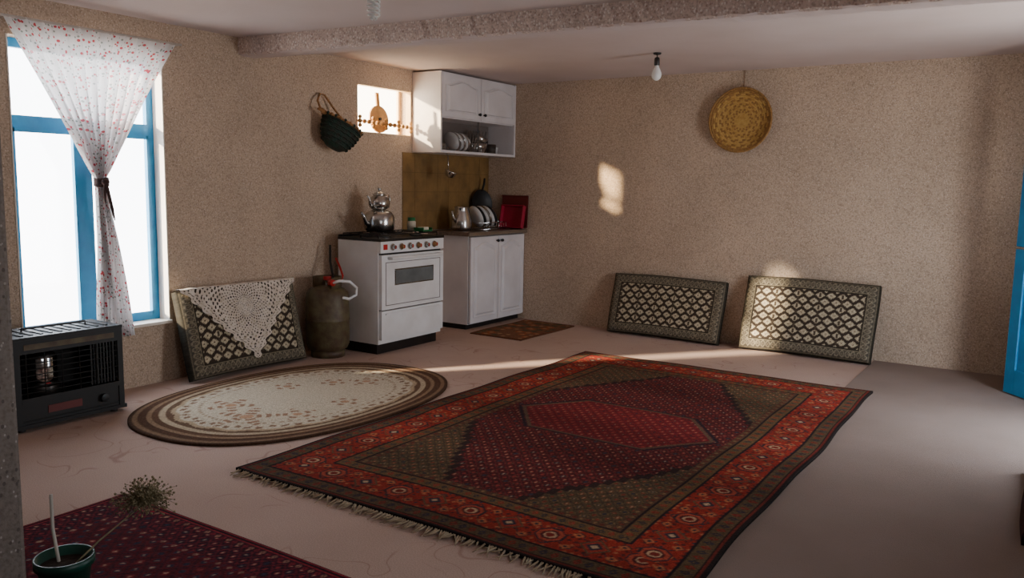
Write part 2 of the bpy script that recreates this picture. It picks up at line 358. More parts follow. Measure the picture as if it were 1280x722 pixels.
def herati(P,x,y,p,msk,line,ros,cen,cor,leaf):
    q=p*1.15; i=np.floor(x/p); j=np.floor(y/q); a=x/p-i-.5; c=y/q-j-.5; d=np.abs(a)+np.abs(c); par=((i+j)%2)==0
    ang=np.arctan2(c,a); hh=h2(i,j)
    P.put(msk&(np.abs(d-.5)<.06),line)
    P.put(msk&(np.abs(d-.34)<.05)&(np.sin(ang*4)>0.1),leaf)
    P.put(msk&(d<.2)&par,ros); P.put(msk&(d<.2)&~par,cor)
    P.put(msk&(d<.1)&(hh>.35),cen)
    P.put(msk&(d>.80),ros); P.put(msk&(d>.9)&(hh>.45),cen)
def guard(P,s,e,e0,e1,g,c1,c2,per,msk):
    k=msk&(e>=e0)&(e<e1); P.put(k,g); t=frac(s/per)-.5; r=(e-(e0+e1)/2)/(e1-e0)
    alt=(np.floor(s/per)%2)==0
    dd=np.abs(t)+np.abs(r)
    P.put(k&(dd<.36)&alt,c1); P.put(k&(dd<.36)&~alt,c2); P.put(k&(dd<.12),g)
def big_rug(x,y):
    hx,hy=1.05,1.66; P=Paint(len(x),(40,32,30)); ex=hx-np.abs(x); ey=hy-np.abs(y); e=np.minimum(ex,ey); s=np.where(ex<ey,y,x); A=np.ones(len(x),bool)
    P.put((e>.014)&(e<.026),(110,44,36))
    guard(P,s,e,.03,.095,(92,74,52),(128,50,40),(58,52,58),.045,A)
    P.put((e>=.095)&(e<.105),(40,30,34))
    bd=(e>=.105)&(e<.30); P.put(bd,(148,50,38))
    per=.185; t=(frac(s/per)-.5)*per; r=e-.2025; i=np.floor(s/per); par=(i%2)==0
    q=.031; gi=np.floor(s/q); gj=np.floor(e/q); ga=frac(s/q)-.5; gc=frac(e/q)-.5; gd=np.abs(ga)+np.abs(gc); gh=h2(gi,gj)
    P.put(bd&(gd<.36)&(gh>.6),(88,42,38)); P.put(bd&(gd<.32)&(gh<.22),(172,104,68)); P.put(bd&(gd<.26)&(gh>.28)&(gh<.42),(62,56,60))
    o=np.maximum(np.abs(t),np.abs(r)); dm=np.abs(t)+np.abs(r); oc=np.maximum(o,dm*.72)
    P.put(bd&(oc<.060)&par,(60,46,50)); P.put(bd&(oc<.052)&par,(166,74,54)); P.put(bd&(oc<.036)&par,(86,38,38)); P.put(bd&(oc<.026)&par,(186,154,120)); P.put(bd&(oc<.017)&par,(124,46,38))
    P.put(bd&(dm<.066)&~par,(98,78,56)); P.put(bd&(dm<.055)&~par,(150,58,44)); P.put(bd&(dm<.034)&~par,(56,50,60)); P.put(bd&(dm<.016)&~par,(188,160,126))
    vine=np.abs(np.abs(r)-.052-.024*np.cos(s/per*4*math.pi))<.005; P.put(bd&vine&(oc>.064),(66,52,50))
    t2=(frac(s/per+.5)-.5)*per
    P.put(bd&(np.abs(t2)+np.abs(np.abs(r)-.055)*1.2<.026),(174,104,68)); P.put(bd&(np.abs(t2)+np.abs(np.abs(r)-.055)*1.2<.011),(58,50,56))
    P.put((e>=.30)&(e<.312),(42,34,36))
    guard(P,s,e,.312,.37,(106,82,54),(66,60,58),(138,60,46),.042,A)
    P.put((e>=.37)&(e<.382),(44,34,36)); guard(P,s,e,.382,.415,(90,66,50),(132,104,72),(110,48,40),.03,A)
    fd=e>=.415; P.put(fd,(72,34,36))
    fx,fy=hx-.415,hy-.415
    st=.035; sx=np.floor(np.abs(x)/st)*st/fx; sy=np.floor(np.abs(y)/st)*st/fy
    sp=fd&(sx*.92+sy>1.22)
    mainf=fd&~sp
    herati(P,x,y,.058,mainf,(118,46,46),(142,58,52),(178,146,118),(62,58,70),(108,76,60))
    P.put(sp,(92,76,54)); herati(P,x,y,.058,sp,(70,56,48),(124,62,48),(164,140,106),(62,58,62),(128,104,72))
    edge=fd&(np.abs(sx*.92+sy-1.22)<.028); P.put(edge,(54,40,38))
    hexd=np.maximum(np.abs(y)/.33,np.abs(x)/.48*.85+np.abs(y)/.33*.42)
    hm=fd&(hexd<1.0); P.put(hm,(124,40,42)); herati(P,x,y,.058,hm,(92,36,42),(148,66,58),(170,122,100),(74,40,48),(110,54,50))
    P.put(fd&(np.abs(hexd-1.0)<.022),(100,78,62)); P.put(fd&(np.abs(hexd-1.05)<.02),(50,38,44))
    c=P.c*(1+.16*np.sin(y*5+np.sin(x*2))[:,None]+.10*np.sin(y*13)[:,None])*(.72+.56*np.random.rand(len(x),1))
    return np.clip(c,0,1)
def flatz(t): return lambda X,Y: t+0.0015*np.sin(X*9+1)*np.sin(Y*7)
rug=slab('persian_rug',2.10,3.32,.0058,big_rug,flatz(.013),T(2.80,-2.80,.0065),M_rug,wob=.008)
b=B('fringe')
for end,sg in ((-4.465,-1),(-1.137,1)):
    for i in range(190):
        if random.random()<.12: continue
        x=1.77+2.06*i/189+random.uniform(-.004,.004); l=random.uniform(.02,.075) if end<-2 else random.uniform(.015,.04); dx=random.uniform(-.04,.04)
        y0=end-sg*.004; pts=[(x,y0,.014),(x+dx*.4,y0+sg*l*.5,.010),(x+dx,y0+sg*l,.008+(.004 if x>3.6 else 0))]
        b.tube(pts,[.0045,.0038,.0015],M_fringe,n=4)
b.done(parent=rug)

def red_rug(x,y):
    hx,hy=1.0,.45; P=Paint(len(x),(38,20,30)); ex=hx-np.abs(x); ey=hy-np.abs(y); e=np.minimum(ex,ey); s=np.where(ex<ey,y,x); A=np.ones(len(x),bool)
    P.put((e>.0)&(e<.012),(150,36,50)); P.put((e>.02)&(e<.028),(160,44,54))
    guard(P,s,e,.03,.06,(70,24,38),(176,130,110),(150,40,52),.03,A)
    P.put((e>.06)&(e<.17),(52,24,38)); herati(P,s,e-.06,.055,(e>.06)&(e<.17),(120,34,46),(140,46,54),(180,146,128),(48,50,70),(90,40,50))
    guard(P,s,e,.17,.2,(100,28,40),(170,134,116),(48,44,66),.03,A)
    f=e>.2; P.put(f,(98,28,38)); herati(P,x,y,.07,f,(66,28,42),(52,48,68),(176,140,120),(136,50,56),(80,34,44))
    return np.clip(P.c*(.7+.6*np.random.rand(len(x),1)),0,1)
slab('red_rug',2.0,.90,.006,red_rug,flatz(.010),T(2.62,-5.37,.001),M_rug,wob=.003)
def fold_col(x,y):
    P=Paint(len(x),(44,30,30)); herati(P,x,y,.07,np.ones(len(x),bool),(70,40,36),(96,40,38),(140,120,96),(40,40,50),(70,50,42)); return P.c
slab('folded_rug',.40,.95,.01,fold_col,lambda X,Y:.085-.05*np.clip(1-np.minimum(.20-np.abs(X),.475-np.abs(Y))/.03,0,1)**2,T(4.925,-2.83,.0055),M_rug,wob=.008)

def oval():
    A,Bx,p=1.01,.70,2.35; nr,nt=110,420; V=[];C=[]
    rho=np.linspace(0,1,nr)[1:]; th=np.linspace(0,2*math.pi,nt,endpoint=False)
    R,TH=np.meshgrid(rho,th,indexing='ij'); ct,stt=np.cos(TH),np.sin(TH); k=(np.abs(ct)**p+np.abs(stt)**p)**(-1/p)
    X=(R*k*ct*Bx).ravel(); Y=(R*k*stt*A).ravel(); r=R.ravel(); t=TH.ravel()
    P=Paint(len(X),(208,194,170))
    wv=.010*np.sin(t*18)
    P.put(r+wv>.74,(184,160,130)); P.put(r+wv>.77,(112,86,66)); P.put(r>.80,(190,170,142)); P.put(r>.835,(104,76,58)); P.put(r>.875,(150,122,96)); P.put(r>.905,(92,66,50)); P.put(r>.945,(136,108,84)); P.put(r>.975,(80,58,44))
    ring=(np.abs(r-.70-.015*np.sin(t*40))<.018)&(np.sin(t*60)>-.2); P.put(ring,(142,112,90))
    P.put((np.abs(r-.62)<.01)&(np.sin(t*80)>0),(164,138,114))
    for cx,cy,rr in ((.10,-.50,.18),(-.16,-.40,.15),(.28,-.30,.12),(.05,.5,.12),(-.25,.1,.10),(.30,.05,.10),(-.1,.35,.1)):
        dx=X-cx; dy=Y-cy; d=np.sqrt(dx*dx+dy*dy); an=np.arctan2(dy,dx)
        fl=d<rr*(.62+.38*np.cos(an*5+cx*20)); P.put(fl&(np.sin(d*120)>-.1),(160,124,100)); P.put(d<rr*.22,(190,150,120))
    c=P.c*(.75+.4*np.random.rand(len(X),1))
    Z=.012+.001*np.sin(r*300)
    V=np.stack([X,Y,Z],1); V=np.vstack([V,[[0,0,.012]]]); c=np.vstack([c,[lin((214,204,184))]])
    F=[]
    for i in range(nr-2):
        for j in range(nt):
            j2=(j+1)%nt; F.append([i*nt+j,(i+1)*nt+j,(i+1)*nt+j2,i*nt+j2])
    ci=len(V)-1
    for j in range(nt): F.append([ci,j,(j+1)%nt])
    o=len(V); rim=V[(nr-2)*nt:(nr-1)*nt].copy(); rim[:,2]=0; V=np.vstack([V,rim]); c=np.vstack([c,np.tile(lin((80,60,46)),(nt,1))])
    for j in range(nt):
        j2=(j+1)%nt; F.append([(nr-2)*nt+j,o+j,o+j2,(nr-2)*nt+j2])
    return mesh_col('oval_rug',V,F,np.clip(c,0,1),T(1.015,-3.39,.001),M_rug)
oval()
def mat_col(x,y):
    P=Paint(len(x),(124,84,60)); i=np.floor(x/.09); j=np.floor(y/.09); hh=h2(i+3,j+5)
    d=np.sqrt((frac(x/.09)-.5)**2+(frac(y/.09)-.5)**2)
    P.put((d<.42)&(hh>.6),(160,88,52)); P.put((d<.38)&(hh<.25),(84,80,58)); P.put((d<.2)&(hh>.4),(170,134,96))
    e=np.minimum(.27-np.abs(x),.46-np.abs(y)); P.put(e<.03,(110,70,48))
    return P.c*(.8+.4*np.random.rand(len(x),1))
slab('kitchen_mat',.54,.92,.01,mat_col,flatz(.008),T(.80,-.56,.001),M_rug,wob=.008)

# ------------------------------------------------------------------ cushions
def cush_col(w,h):
    def f(x,y):
        P=Paint(len(x),(60,56,48)); ex=w/2-np.abs(x); ey=h/2-np.abs(y); e=np.minimum(ex,ey); s=np.where(ex<ey,y,x)
        bd=(e>.012)&(e<.080); per=.040; t=(frac(s/per)-.5)*per; r=e-.046; d=np.sqrt(t*t+(r*.7)**2)
        P.put(bd,(84,78,68)); P.put(bd&(np.abs(d-.015)<.0035),(138,128,108)); P.put(bd&(d<.007),(116,106,90)); P.put((e>.010)&(e<.016),(120,110,92))
        P.put((e>.074)&(e<.080),(140,130,108)); P.put((e>.080)&(e<.09),(60,54,46))
        fd=e>.09; P.put(fd,(198,186,158))
        p,q=.082,.050; j=np.floor(y/q); xs=x+.5*p*(j%2); a=frac(xs/p)-.5; c=frac(y/q)-.5; dd=np.abs(a)*1.05+np.abs(c)*.85
        P.put(fd&(dd>.455),(66,56,48)); P.put(fd&(np.abs(dd-.36)<.02),(160,142,116)); P.put(fd&(dd<.13),(104,84,68)); P.put(fd&(dd<.05),(196,182,152))
        xx=frac(x/(p*2))-.5; P.put(fd&(np.abs(xx)<.045)&(np.abs(c)<.33),(86,74,62))
        return np.clip(P.c*(.75+.45*np.random.rand(len(x),1)),0,1)
    return f
def cush_z(w,h,t):
    def f(X,Y):
        e=np.minimum(w/2-np.abs(X),h/2-np.abs(Y)); k=np.clip(e/.05,0,1)
        return t*(.62+.38*np.sin(k*math.pi/2))+.004*np.sin(X*9)*np.cos(Y*8)
    return f
def cushion(name,w,h,t,bc,wall,A):
    s,c=math.sin(A),math.cos(A)
    if wall=='back': x=Vector((1,0,0)); y=Vector((0,s,c)); n=Vector((0,-c,s))
    else: x=Vector((0,1,0)); y=Vector((-s,0,c)); n=Vector((c,0,s))
    o=Vector(bc)+y*(h/2+.004)
    M=frame(o,x,y,n)
    return slab(name,w,h,.0055,cush_col(w,h),cush_z(w,h,t),M,M_cush,wob=.007),M
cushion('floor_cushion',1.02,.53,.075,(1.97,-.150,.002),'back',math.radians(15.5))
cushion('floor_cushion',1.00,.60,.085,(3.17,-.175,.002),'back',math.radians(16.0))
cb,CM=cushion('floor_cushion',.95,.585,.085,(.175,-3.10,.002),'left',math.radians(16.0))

def lace():
    w,h=.95,.52; st=.0036; nx=int(w/st)+1; ny=int(h/st)+1
    V=[];F=[]; idx={}
    def inside(x,y):
        half=(w/2)*(1-(-y)/h*1.0); cx=.02*(-y)/h
        return half-abs(x-cx)+.014*math.sin(-y*90)
    def solid(x,y):
        e=inside(x,y)
        if e<0: return False
        if e<.014: return True
        if e<.07: return (math.sin(y*170)*math.cos(e*210)>-.4)
        d=math.hypot(x,y+.15); a=math.atan2(y+.15,x)
        rg=math.sin(d*190); sp=math.sin(a*30)
        if math.sin(d*46)>.25: return (rg*math.sin(a*44)>-.5)
        return (rg*sp>-.25)
    for j in range(ny-1):
        for i in range(nx-1):
            x=-w/2+i*st; y=-j*st
            if solid(x+st/2,y-st/2):
                q=[]
                for (a,c) in ((i,j),(i+1,j),(i+1,j+1),(i,j+1)):
                    if (a,c) not in idx:
                        idx[(a,c)]=len(V); xx=-w/2+a*st; yy=-c*st
                        V.append((xx,.293+yy,.096+.004*math.sin(xx*30)*math.sin(yy*20)))
                    q.append(idx[(a,c)])
                F.append(q)
    b=B('lace_cloth'); b.M=CM; b.add(V,F,M_lace)
    n=60; vs=[];fs=[]
    for i in range(n+1):
        x=-w/2+w*i/n
        for k,(y,z) in enumerate(((.293,.096),(.304,.080),(.306,.045),(.306,.01))): vs.append((x,y+.002*math.sin(x*60),z))
    for i in range(n):
        for k in range(3): fs.append((i*4+k,i*4+k+1,(i+1)*4+k+1,(i+1)*4+k))
    b.add(vs,fs,M_lace,True)
    b.done(recalc=False)
lace()

# ------------------------------------------------------------------ curtain
def curtain():
    b=B('tied_curtain'); nz=130; nu=150; zt,zk,zb=2.14,1.29,.345
    V=[];F=[];UV=[]
    for i in range(nz+1):
        f=i/nz; z=zt+(zb-zt)*f
        if z>zk:
            g=(zt-z)/(zt-zk); g2=g**1.05; g3=g**0.95
            l=-4.53+( -4.06+4.53)*g2; r=-3.50+(-4.01+3.50)*g3
        else:
            g=(zk-z)/(zk-zb); g2=g**1.0
            l=-4.06-.03*g2; r=-4.01+.155*g2
        wd=r-l
        amp=.006+.03*max(0,1-abs(wd-.3)/.6)*min(1,wd/.12)
        for j in range(nu+1):
            u=j/nu
            ph=u*2*math.pi*11
            x=.045+amp*math.sin(ph)+.006*math.sin(ph*2.3+z*4)
            y=l+wd*u+.004*math.sin(z*8+u*9)
            V.append((x,y,z)); UV.append((u*1.1,f*1.9))
    for i in range(nz):
        for j in range(nu):
            a=i*(nu+1)+j; F.append((a,a+1,a+nu+2,a+nu+1))
    b.add(V,F,M_curt,True)
    b.tube([(.05,-4.57,2.135),(.05,-3.47,2.135)],.007,M_rod)
    for y in (-4.56,-3.48): b.tube([(.002,y,2.135),(.05,y,2.135)],.005,M_rod)
    for k in range(4):
        z=1.29-.012*k; b.tube([(.045+.035*math.cos(a),-4.03+.034*math.sin(a),z+.004*math.sin(a*2)) for a in [2*math.pi*q/16 for q in range(16)]],.009,M_ribbon,closed=True)
    b.ball((.085,-4.03,1.275),.024,M_ribbon)
    b.tube([(.09,-4.03,1.27),(.10,-4.02,1.2),(.095,-4.0,1.12),(.10,-3.99,1.05)],[.012,.011,.010,.004],M_ribbon,n=6)
    b.tube([(.09,-4.03,1.27),(.105,-4.05,1.21),(.10,-4.045,1.16)],[.012,.011,.004],M_ribbon,n=6)
    ob=b.done(recalc=False); me=ob.data; uvl=me.uv_layers.new(name='UVMap')
    for p in me.polygons:
        for li in p.loop_indices:
            vi=me.loops[li].vertex_index
            if vi<len(UV): uvl.data[li].uv=UV[vi]
curtain()

# ------------------------------------------------------------------ stove
def stove():
    b=B('gas_stove'); x0,x1,y0,y1=.12,.53,-2.19,-1.43
    b.box(x0+.02,x1-.03,y0+.02,y1-.02,.0,.08,M_black); b.box(x0,x1,y0,y1,.08,.862,M_white)
    b.box(x1,x1+.028,y0+.002,y1-.002,.775,.862,M_white)
    b.box(x1,x1+.004,y0+.01,y1-.01,.76,.775,M_dark)
    b.box(x1,x1+.032,y0+.008,y1-.008,.345,.76,M_white)
    fx=x1+.032
    for a in ((y0+.05,y1-.05,.375,.38),(y0+.05,y1-.05,.70,.705)): b.box(fx,fx+.002,*a,M_cabin)
    for a in ((y0+.05,y0+.055,.375,.705),(y1-.055,y1-.05,.375,.705)): b.box(fx,fx+.002,*a,M_cabin)
    b.box(fx,fx+.004,-2.04,-1.57,.525,.65,M_chrome); b.box(fx+.003,fx+.006,-2.03,-1.58,.535,.64,M_glassgrey)
    b.tube([(fx,-2.11,.735),(fx+.035,-2.11,.735),(fx+.035,-1.51,.735),(fx,-1.51,.735)],.011,M_white)
    b.box(x1,x1+.004,y0+.01,y1-.01,.335,.345,M_dark)
    b.box(x1,x1+.03,y0+.008,y1-.008,.115,.335,M_white); b.box(x1+.03,x1+.04,y0+.05,y1-.05,.305,.318,M_white)
    for k in range(6):
        y=y0+.13+k*.10; b.cyl((x1+.026,y,.818),(x1+.036,y,.818),.026,M_chrome); b.cyl((x1+.034,y,.818),(x1+.062,y,.818),.018,M_tan if k%2 else M_chrome,r2=.015)
        b.box(x1+.06,x1+.066,y-.003,y+.003,.805,.832,M_red)
    b.box(x1+.028,x1+.03,y0+.03,y0+.075,.80,.84,M_red)
    b.box(x0,x1+.03,y0-.004,y1+.004,.862,.882,M_black)
    b.box(x0,x0+.012,y0,y1,.882,.898,M_black)
    for bx in (.235,.42):
        for by in (-2.0,-1.62):
            b.lathe([(.0001,.882),(.05,.882),(.05,.892),(.036,.898),(.0001,.898)],M_dark,24,loc=(bx,by,0))
            for k in range(4):
                a=k*math.pi/2+math.pi/4; b.tube([(bx+.025*math.cos(a),by+.025*math.sin(a),.908),(bx+.1*math.cos(a),by+.1*math.sin(a),.908)],.005,M_black,n=6)
        b.tube([(bx-.09,-2.16,.908),(bx+.09,-2.16,.908),(bx+.09,-1.46,.908),(bx-.09,-1.46,.908)],.005,M_black,n=6,closed=True)
        for yy in (-1.81,): b.tube([(bx-.09,yy,.908),(bx+.09,yy,.908)],.005,M_black,n=6)
        for yy in (-2.16,-1.46):
            for dx in (-.09,.09): b.tube([(bx+dx,yy,.88),(bx+dx,yy,.908)],.005,M_black,n=6)
    b.done(bevel=.004)
stove()
def kettle():
    b=B('tea_kettle'); b.M=T(.245,-1.86,.9145)
    b.lathe([(.0001,0),(.096,0),(.118,.02),(.122,.07),(.118,.12),(.10,.150),(.07,.165),(.066,.168),(.0001,.169)],M_steel,40)
    b.tube([(0,-.10,.05),(0,-.15,.075),(0,-.175,.12),(0,-.20,.155)],[.026,.019,.014,.012],M_steel,12)
    b.tube([(0,.085,.14),(0,.13,.145),(0,.16,.12),(0,.155,.075),(0,.118,.05)],.008,M_black,8)
    b.done()
    b=B('teapot'); b.M=T(.245,-1.86,1.0845)
    b.lathe([(.0001,0),(.05,0),(.078,.02),(.086,.055),(.074,.095),(.048,.112),(.046,.116),(.054,.120),(.03,.138),(.01,.145),(.008,.155),(.016,.165),(.01,.178),(.0001,.180)],M_steel,36)
    b.tube([(0,-.070,.03),(0,-.105,.05),(0,-.115,.09),(0,-.135,.115)],[.017,.012,.009,.008],M_steel,10)
    b.tube([(0,.055,.10),(0,.11,.115),(0,.125,.08),(0,.11,.04),(0,.076,.03)],.007,M_steel,8)
    b.done()
kettle()
b=B('spice_jar'); b.M=T(.30,-1.53,.914)
b.lathe([(.0001,0),(.035,0),(.035,.07),(.028,.08)],M_cream,20); b.lathe([(.032,.078),(.032,.105),(.0001,.107)],M_green,20); b.done()
b=B('soap_dish'); b.M=T(.44,-1.55,.914); b.box(-.05,.05,-.06,.06,0,.012,M_green); b.box(-.05,.05,-.06,-.05,.012,.03,M_green); b.box(-.05,.05,.05,.06,.012,.03,M_green); b.box(-.035,.035,-.03,.03,.012,.035,M_cream); b.done(bevel=.003)

def gas():
    b=B('gas_cylinder'); b.M=T(.235,-2.42,0)
    b.lathe([(.115,0),(.125,0),(.125,.05),(.118,.05)],M_rust,36)
    b.lathe([(.0001,.03),(.10,.035),(.145,.065),(.160,.10),(.160,.27),(.163,.275),(.163,.285),(.160,.29),(.160,.44),(.152,.48),(.125,.51),(.08,.527),(.0001,.535)],M_rust,40)
    b.lathe([(.098,.515),(.104,.515),(.108,.60),(.103,.60),(.098,.515)],M_rust,30,a0=-.5,a1=math.pi*1.25)
    b.cyl((0,0,.52),(0,0,.585),.02,M_steel); b.cyl((0,0,.575),(0,0,.60),.03,M_red)
    b.cyl((0,0,.565),(.09,-.05,.565),.016,M_steel); b.cyl((.085,-.05,.565),(.125,-.066,.565),.024,M_red)
    b.tube([(.12,-.06,.565),(.155,-.03,.58),(.18,.05,.57),(.19,.11,.52),(.185,.11,.465),(.17,.05,.44),(.168,-.01,.455)],.011,M_white,8)
    b.tube([(.02,.05,.575),(-.05,.10,.62),(-.10,.13,.70),(-.12,.15,.82)],.009,M_black,8)
    b.tube([(.09,.05,.56),(.05,.11,.60),(-.02,.15,.66),(-.08,.17,.72)],.008,M_red,8)
    b.done()
gas()

# ------------------------------------------------------------------ cabinets
def arch_door(b,x,y0,y1,z0,z1,knob_y,knob_z,arch=True):
    b.box(x,x+.02,y0+.003,y1-.003,z0,z1,M_cab)
    a0,a1=y0+.055,y1-.055; c0,c1=z0+.05,z1-.05; w=a1-a0
    pts=[(a0,c0),(a1,c0)]
    n=14
    for k in range(n+1):
        t=k/n; yy=a1-w*t
        hgt=.045*(0.5-0.5*math.cos(2*math.pi*t)) if arch else 0
        pts.append((yy,c1-.045+hgt))
    b.tube([(x+.021,p[0],p[1]) for p in pts],.007,M_cab,6,closed=True)
    cy=(a0+a1)/2; cz=(c0+c1)/2
    inner=[((p[0]-cy)*.82+cy,(p[1]-cz)*.90+cz) for p in pts]
    i2=[(x+.032,p[0],p[1]) for p in inner]; i1=[(x+.0205,((p[0]-cy)*.91+cy),((p[1]-cz)*.95+cz)) for p in pts]
    k=len(pts); b.add(i1+i2,[tuple(range(k,2*k))]+[(q,(q+1)%k,k+(q+1)%k,k+q) for q in range(k)],M_cab)
    b.cyl((x+.02,knob_y,knob_z),(x+.034,knob_y,knob_z),.006,M_dark); b.ball((x+.042,knob_y,knob_z),.014,M_dark)
def cabs():
    b=B('base_cabinet'); y0,y1=-.90,-.003; x1=.42
    b.box(.003,x1-.04,y0+.03,y1,0,.07,M_dark); b.box(.003,x1,y0,y1,.05,.845,M_cab)
    m=(y0+y1)/2+.0
    b.box(x1-.001,x1+.002,y0+.005,y1,.055,.84,M_cabin)
    arch_door(b,x1+.002,y0+.01,m,.06,.832,m-.035,.79); arch_door(b,x1+.002,m,y1-.004,.06,.832,m+.035,.79)
    b.box(.003,x1+.045,y0-.05,y1,.845,.88,M_counter); b.box(x1+.045,x1+.05,y0-.05,y1,.848,.878,M_steel)
    b.done(bevel=.003)
    b=B('wall_cabinet'); y0,y1=-1.17,-.003; x1=.30; z0,z1=1.565,2.245; zm=1.86
    b.box(.003,x1+.015,y0,y0+.02,z0,z1,M_cab); b.box(.003,x1+.015,y1-.02,y1,z0,z1,M_cab)
    b.box(.003,x1+.015,y0+.02,y1-.02,z0,z0+.022,M_cab); b.box(.003,x1,y0+.02,y1-.02,z1-.02,z1,M_cab); b.box(.003,x1,y0+.02,y1-.02,zm,zm+.02,M_cab)
    b.box(.003,.01,y0+.02,y1-.02,z0+.022,z1-.02,M_cabin)
    m=(y0+y1)/2
    arch_door(b,x1,y0+.012,m,zm+.01,z1-.012,m-.04,zm+.06); arch_door(b,x1,m,y1-.012,zm+.01,z1-.012,m+.04,zm+.06)
    b.box(x1-.02,x1-.016,y0+.02,y1-.02,z0+.022,zm,M_pane)
    b.box(x1-.02,x1+.0,m-.0,m+.006,z0+.022,zm,M_chrome)
    b.done(bevel=.0025)
cabs()
b=B('backsplash'); b.box(.0005,.004,-1.30,-.001,.885,1.563,M_grout)
for i in range(8):
    for k in range(4):
        b.box(.004,.006,-1.30+i*.1624+.0015,-1.30+(i+1)*.1624-.0015,.885+k*.1695+.0015,.885+(k+1)*.1695-.0015,M_must)
b.done()
b=B('shelf_dishes'); zs=1.588
for k in range(6): b.lathe([(.0001,0),(.05,0),(.085,.012),(.085,.015),(.05,.004),(.0001,.004)],M_steel,28,loc=(.14,-1.00,zs+k*.010))
for k in range(6):
    b.lathe([(.0001,0),(.045,0),(.085,.014),(.085,.018),(.045,.005),(.0001,.005)],M_steel if k%2 else M_white,28,loc=(.14,-.80+k*.035,zs+.087),zdir=(.15,1,.35))
b.lathe([(.0001,0),(.06,0),(.09,.05),(.095,.09),(.09,.09),(.055,.006),(.0001,.006)],M_steel,32,loc=(.16,-.42,zs))
b.lathe([(.0001,0),(.05,0),(.075,.04),(.08,.08),(.076,.08),(.05,.006),(.0001,.006)],M_steel,32,loc=(.15,-.42,zs+.10),zdir=(.5,.2,.8))
b.lathe([(.0001,0),(.045,0),(.05,.09),(.047,.09),(.042,.006)],M_dark,28,loc=(.18,-.22,zs)); b.lathe([(.0001,0),(.06,0),(.075,.12),(.07,.12),(.055,.006)],M_dark,28,loc=(.11,-.30,zs))
for k in range(7): b.tube([(.18+.01*k,-.60+.02*k,zs),(.19,-.62+.05*k,zs+.2)],.004,M_steel,6)
b.lathe([(.0001,0),(.035,0),(.045,.07),(.042,.07),(.033,.004)],M_white,24,loc=(.12,-.09,zs)); b.done()
b=B('hanging_ladle'); b.tube([(.24,-.98,1.565),(.24,-.98,1.54),(.25,-.98,1.535)],.003,M_steel,6)
b.tube([(.25,-.98,1.54),(.25,-.975,1.47),(.25,-.97,1.42)],.005,M_steel,8)
b.lathe([(.0001,-.05),(.035,-.04),(.052,0),(.055,.01),(.052,.008),(.033,-.028),(.0001,-.04)],M_steel,24,loc=(.27,-.965,1.40),zdir=(.3,.2,1)); b.done()
b=B('grey_jug'); b.M=T(.24,-.76,.8805)
b.lathe([(.0001,0),(.085,0),(.095,.03),(.09,.10),(.065,.17),(.06,.20),(.066,.215),(.06,.215),(.055,.20)],M_steel,32)
b.tube([(0,.06,.19),(0,.10,.195),(0,.12,.13),(0,.08,.07)],.008,M_dark,8); b.tube([(0,-.08,.08),(0,-.12,.12),(0,-.145,.18)],[.016,.011,.009],M_steel,10); b.done()
b=B('dish_rack'); b.M=T(.25,-.42,.8805)
for z in (.01,.07): b.tube([(-.13,-.18,z),(.13,-.18,z),(.13,.18,z),(-.13,.18,z)],.004,M_chrome,6,closed=True)
for k in range(10):
    y=-.18+.04*k
    b.tube([(-.13,y,.07),(-.13,y,.01),(.13,y,.01),(.13,y,.07)],.0025,M_chrome,5)
for k in range(6):
    b.lathe([(.0001,0),(.06,0),(.105,.016),(.105,.02),(.06,.005),(.0001,.005)],(M_white,M_dark,M_white,M_steel)[k%4],28,loc=(.0,-.15+k*.045,.117),zdir=(.35,1,.45))
b.done()
b=B('washing_basin'); b.M=frame((.36,-.105,.8815),(1,0,0),(0,.22,.9755),(0,-.9755,.22))
b.box(-.12,.12,0.0,.215,0,.008,M_mag)
for a in ((-.13,-.115,0,.225),(.115,.13,0,.225),(-.13,.13,0,.012),(-.13,.13,.213,.225)): b.box(a[0],a[1],a[2],a[3],0,.05,M_mag)
b.done(bevel=.005)
b=B('frying_pan'); b.lathe([(.0001,0),(.11,0),(.14,.035),(.136,.035),(.108,.005),(.0001,.005)],M_dark,36,loc=(.045,-.20,1.11),zdir=(1,-.15,.15))
b.tube([(.06,-.19,1.235),(.07,-.17,1.30),(.07,-.16,1.36)],[.009,.011,.009],M_dark,8); b.done()
b=B('serving_tray'); b.M=frame((.27,-.020,1.10),(1,0,0),(0,.05,1),(0,-1,.05)); b.box(-.08,.22,-.21,.10,.0,.01,M_brass)
b.box(-.08,.22,-.21,-.2,.01,.02,M_brass); b.box(-.08,.22,.09,.10,.01,.02,M_brass); b.done(bevel=.003)

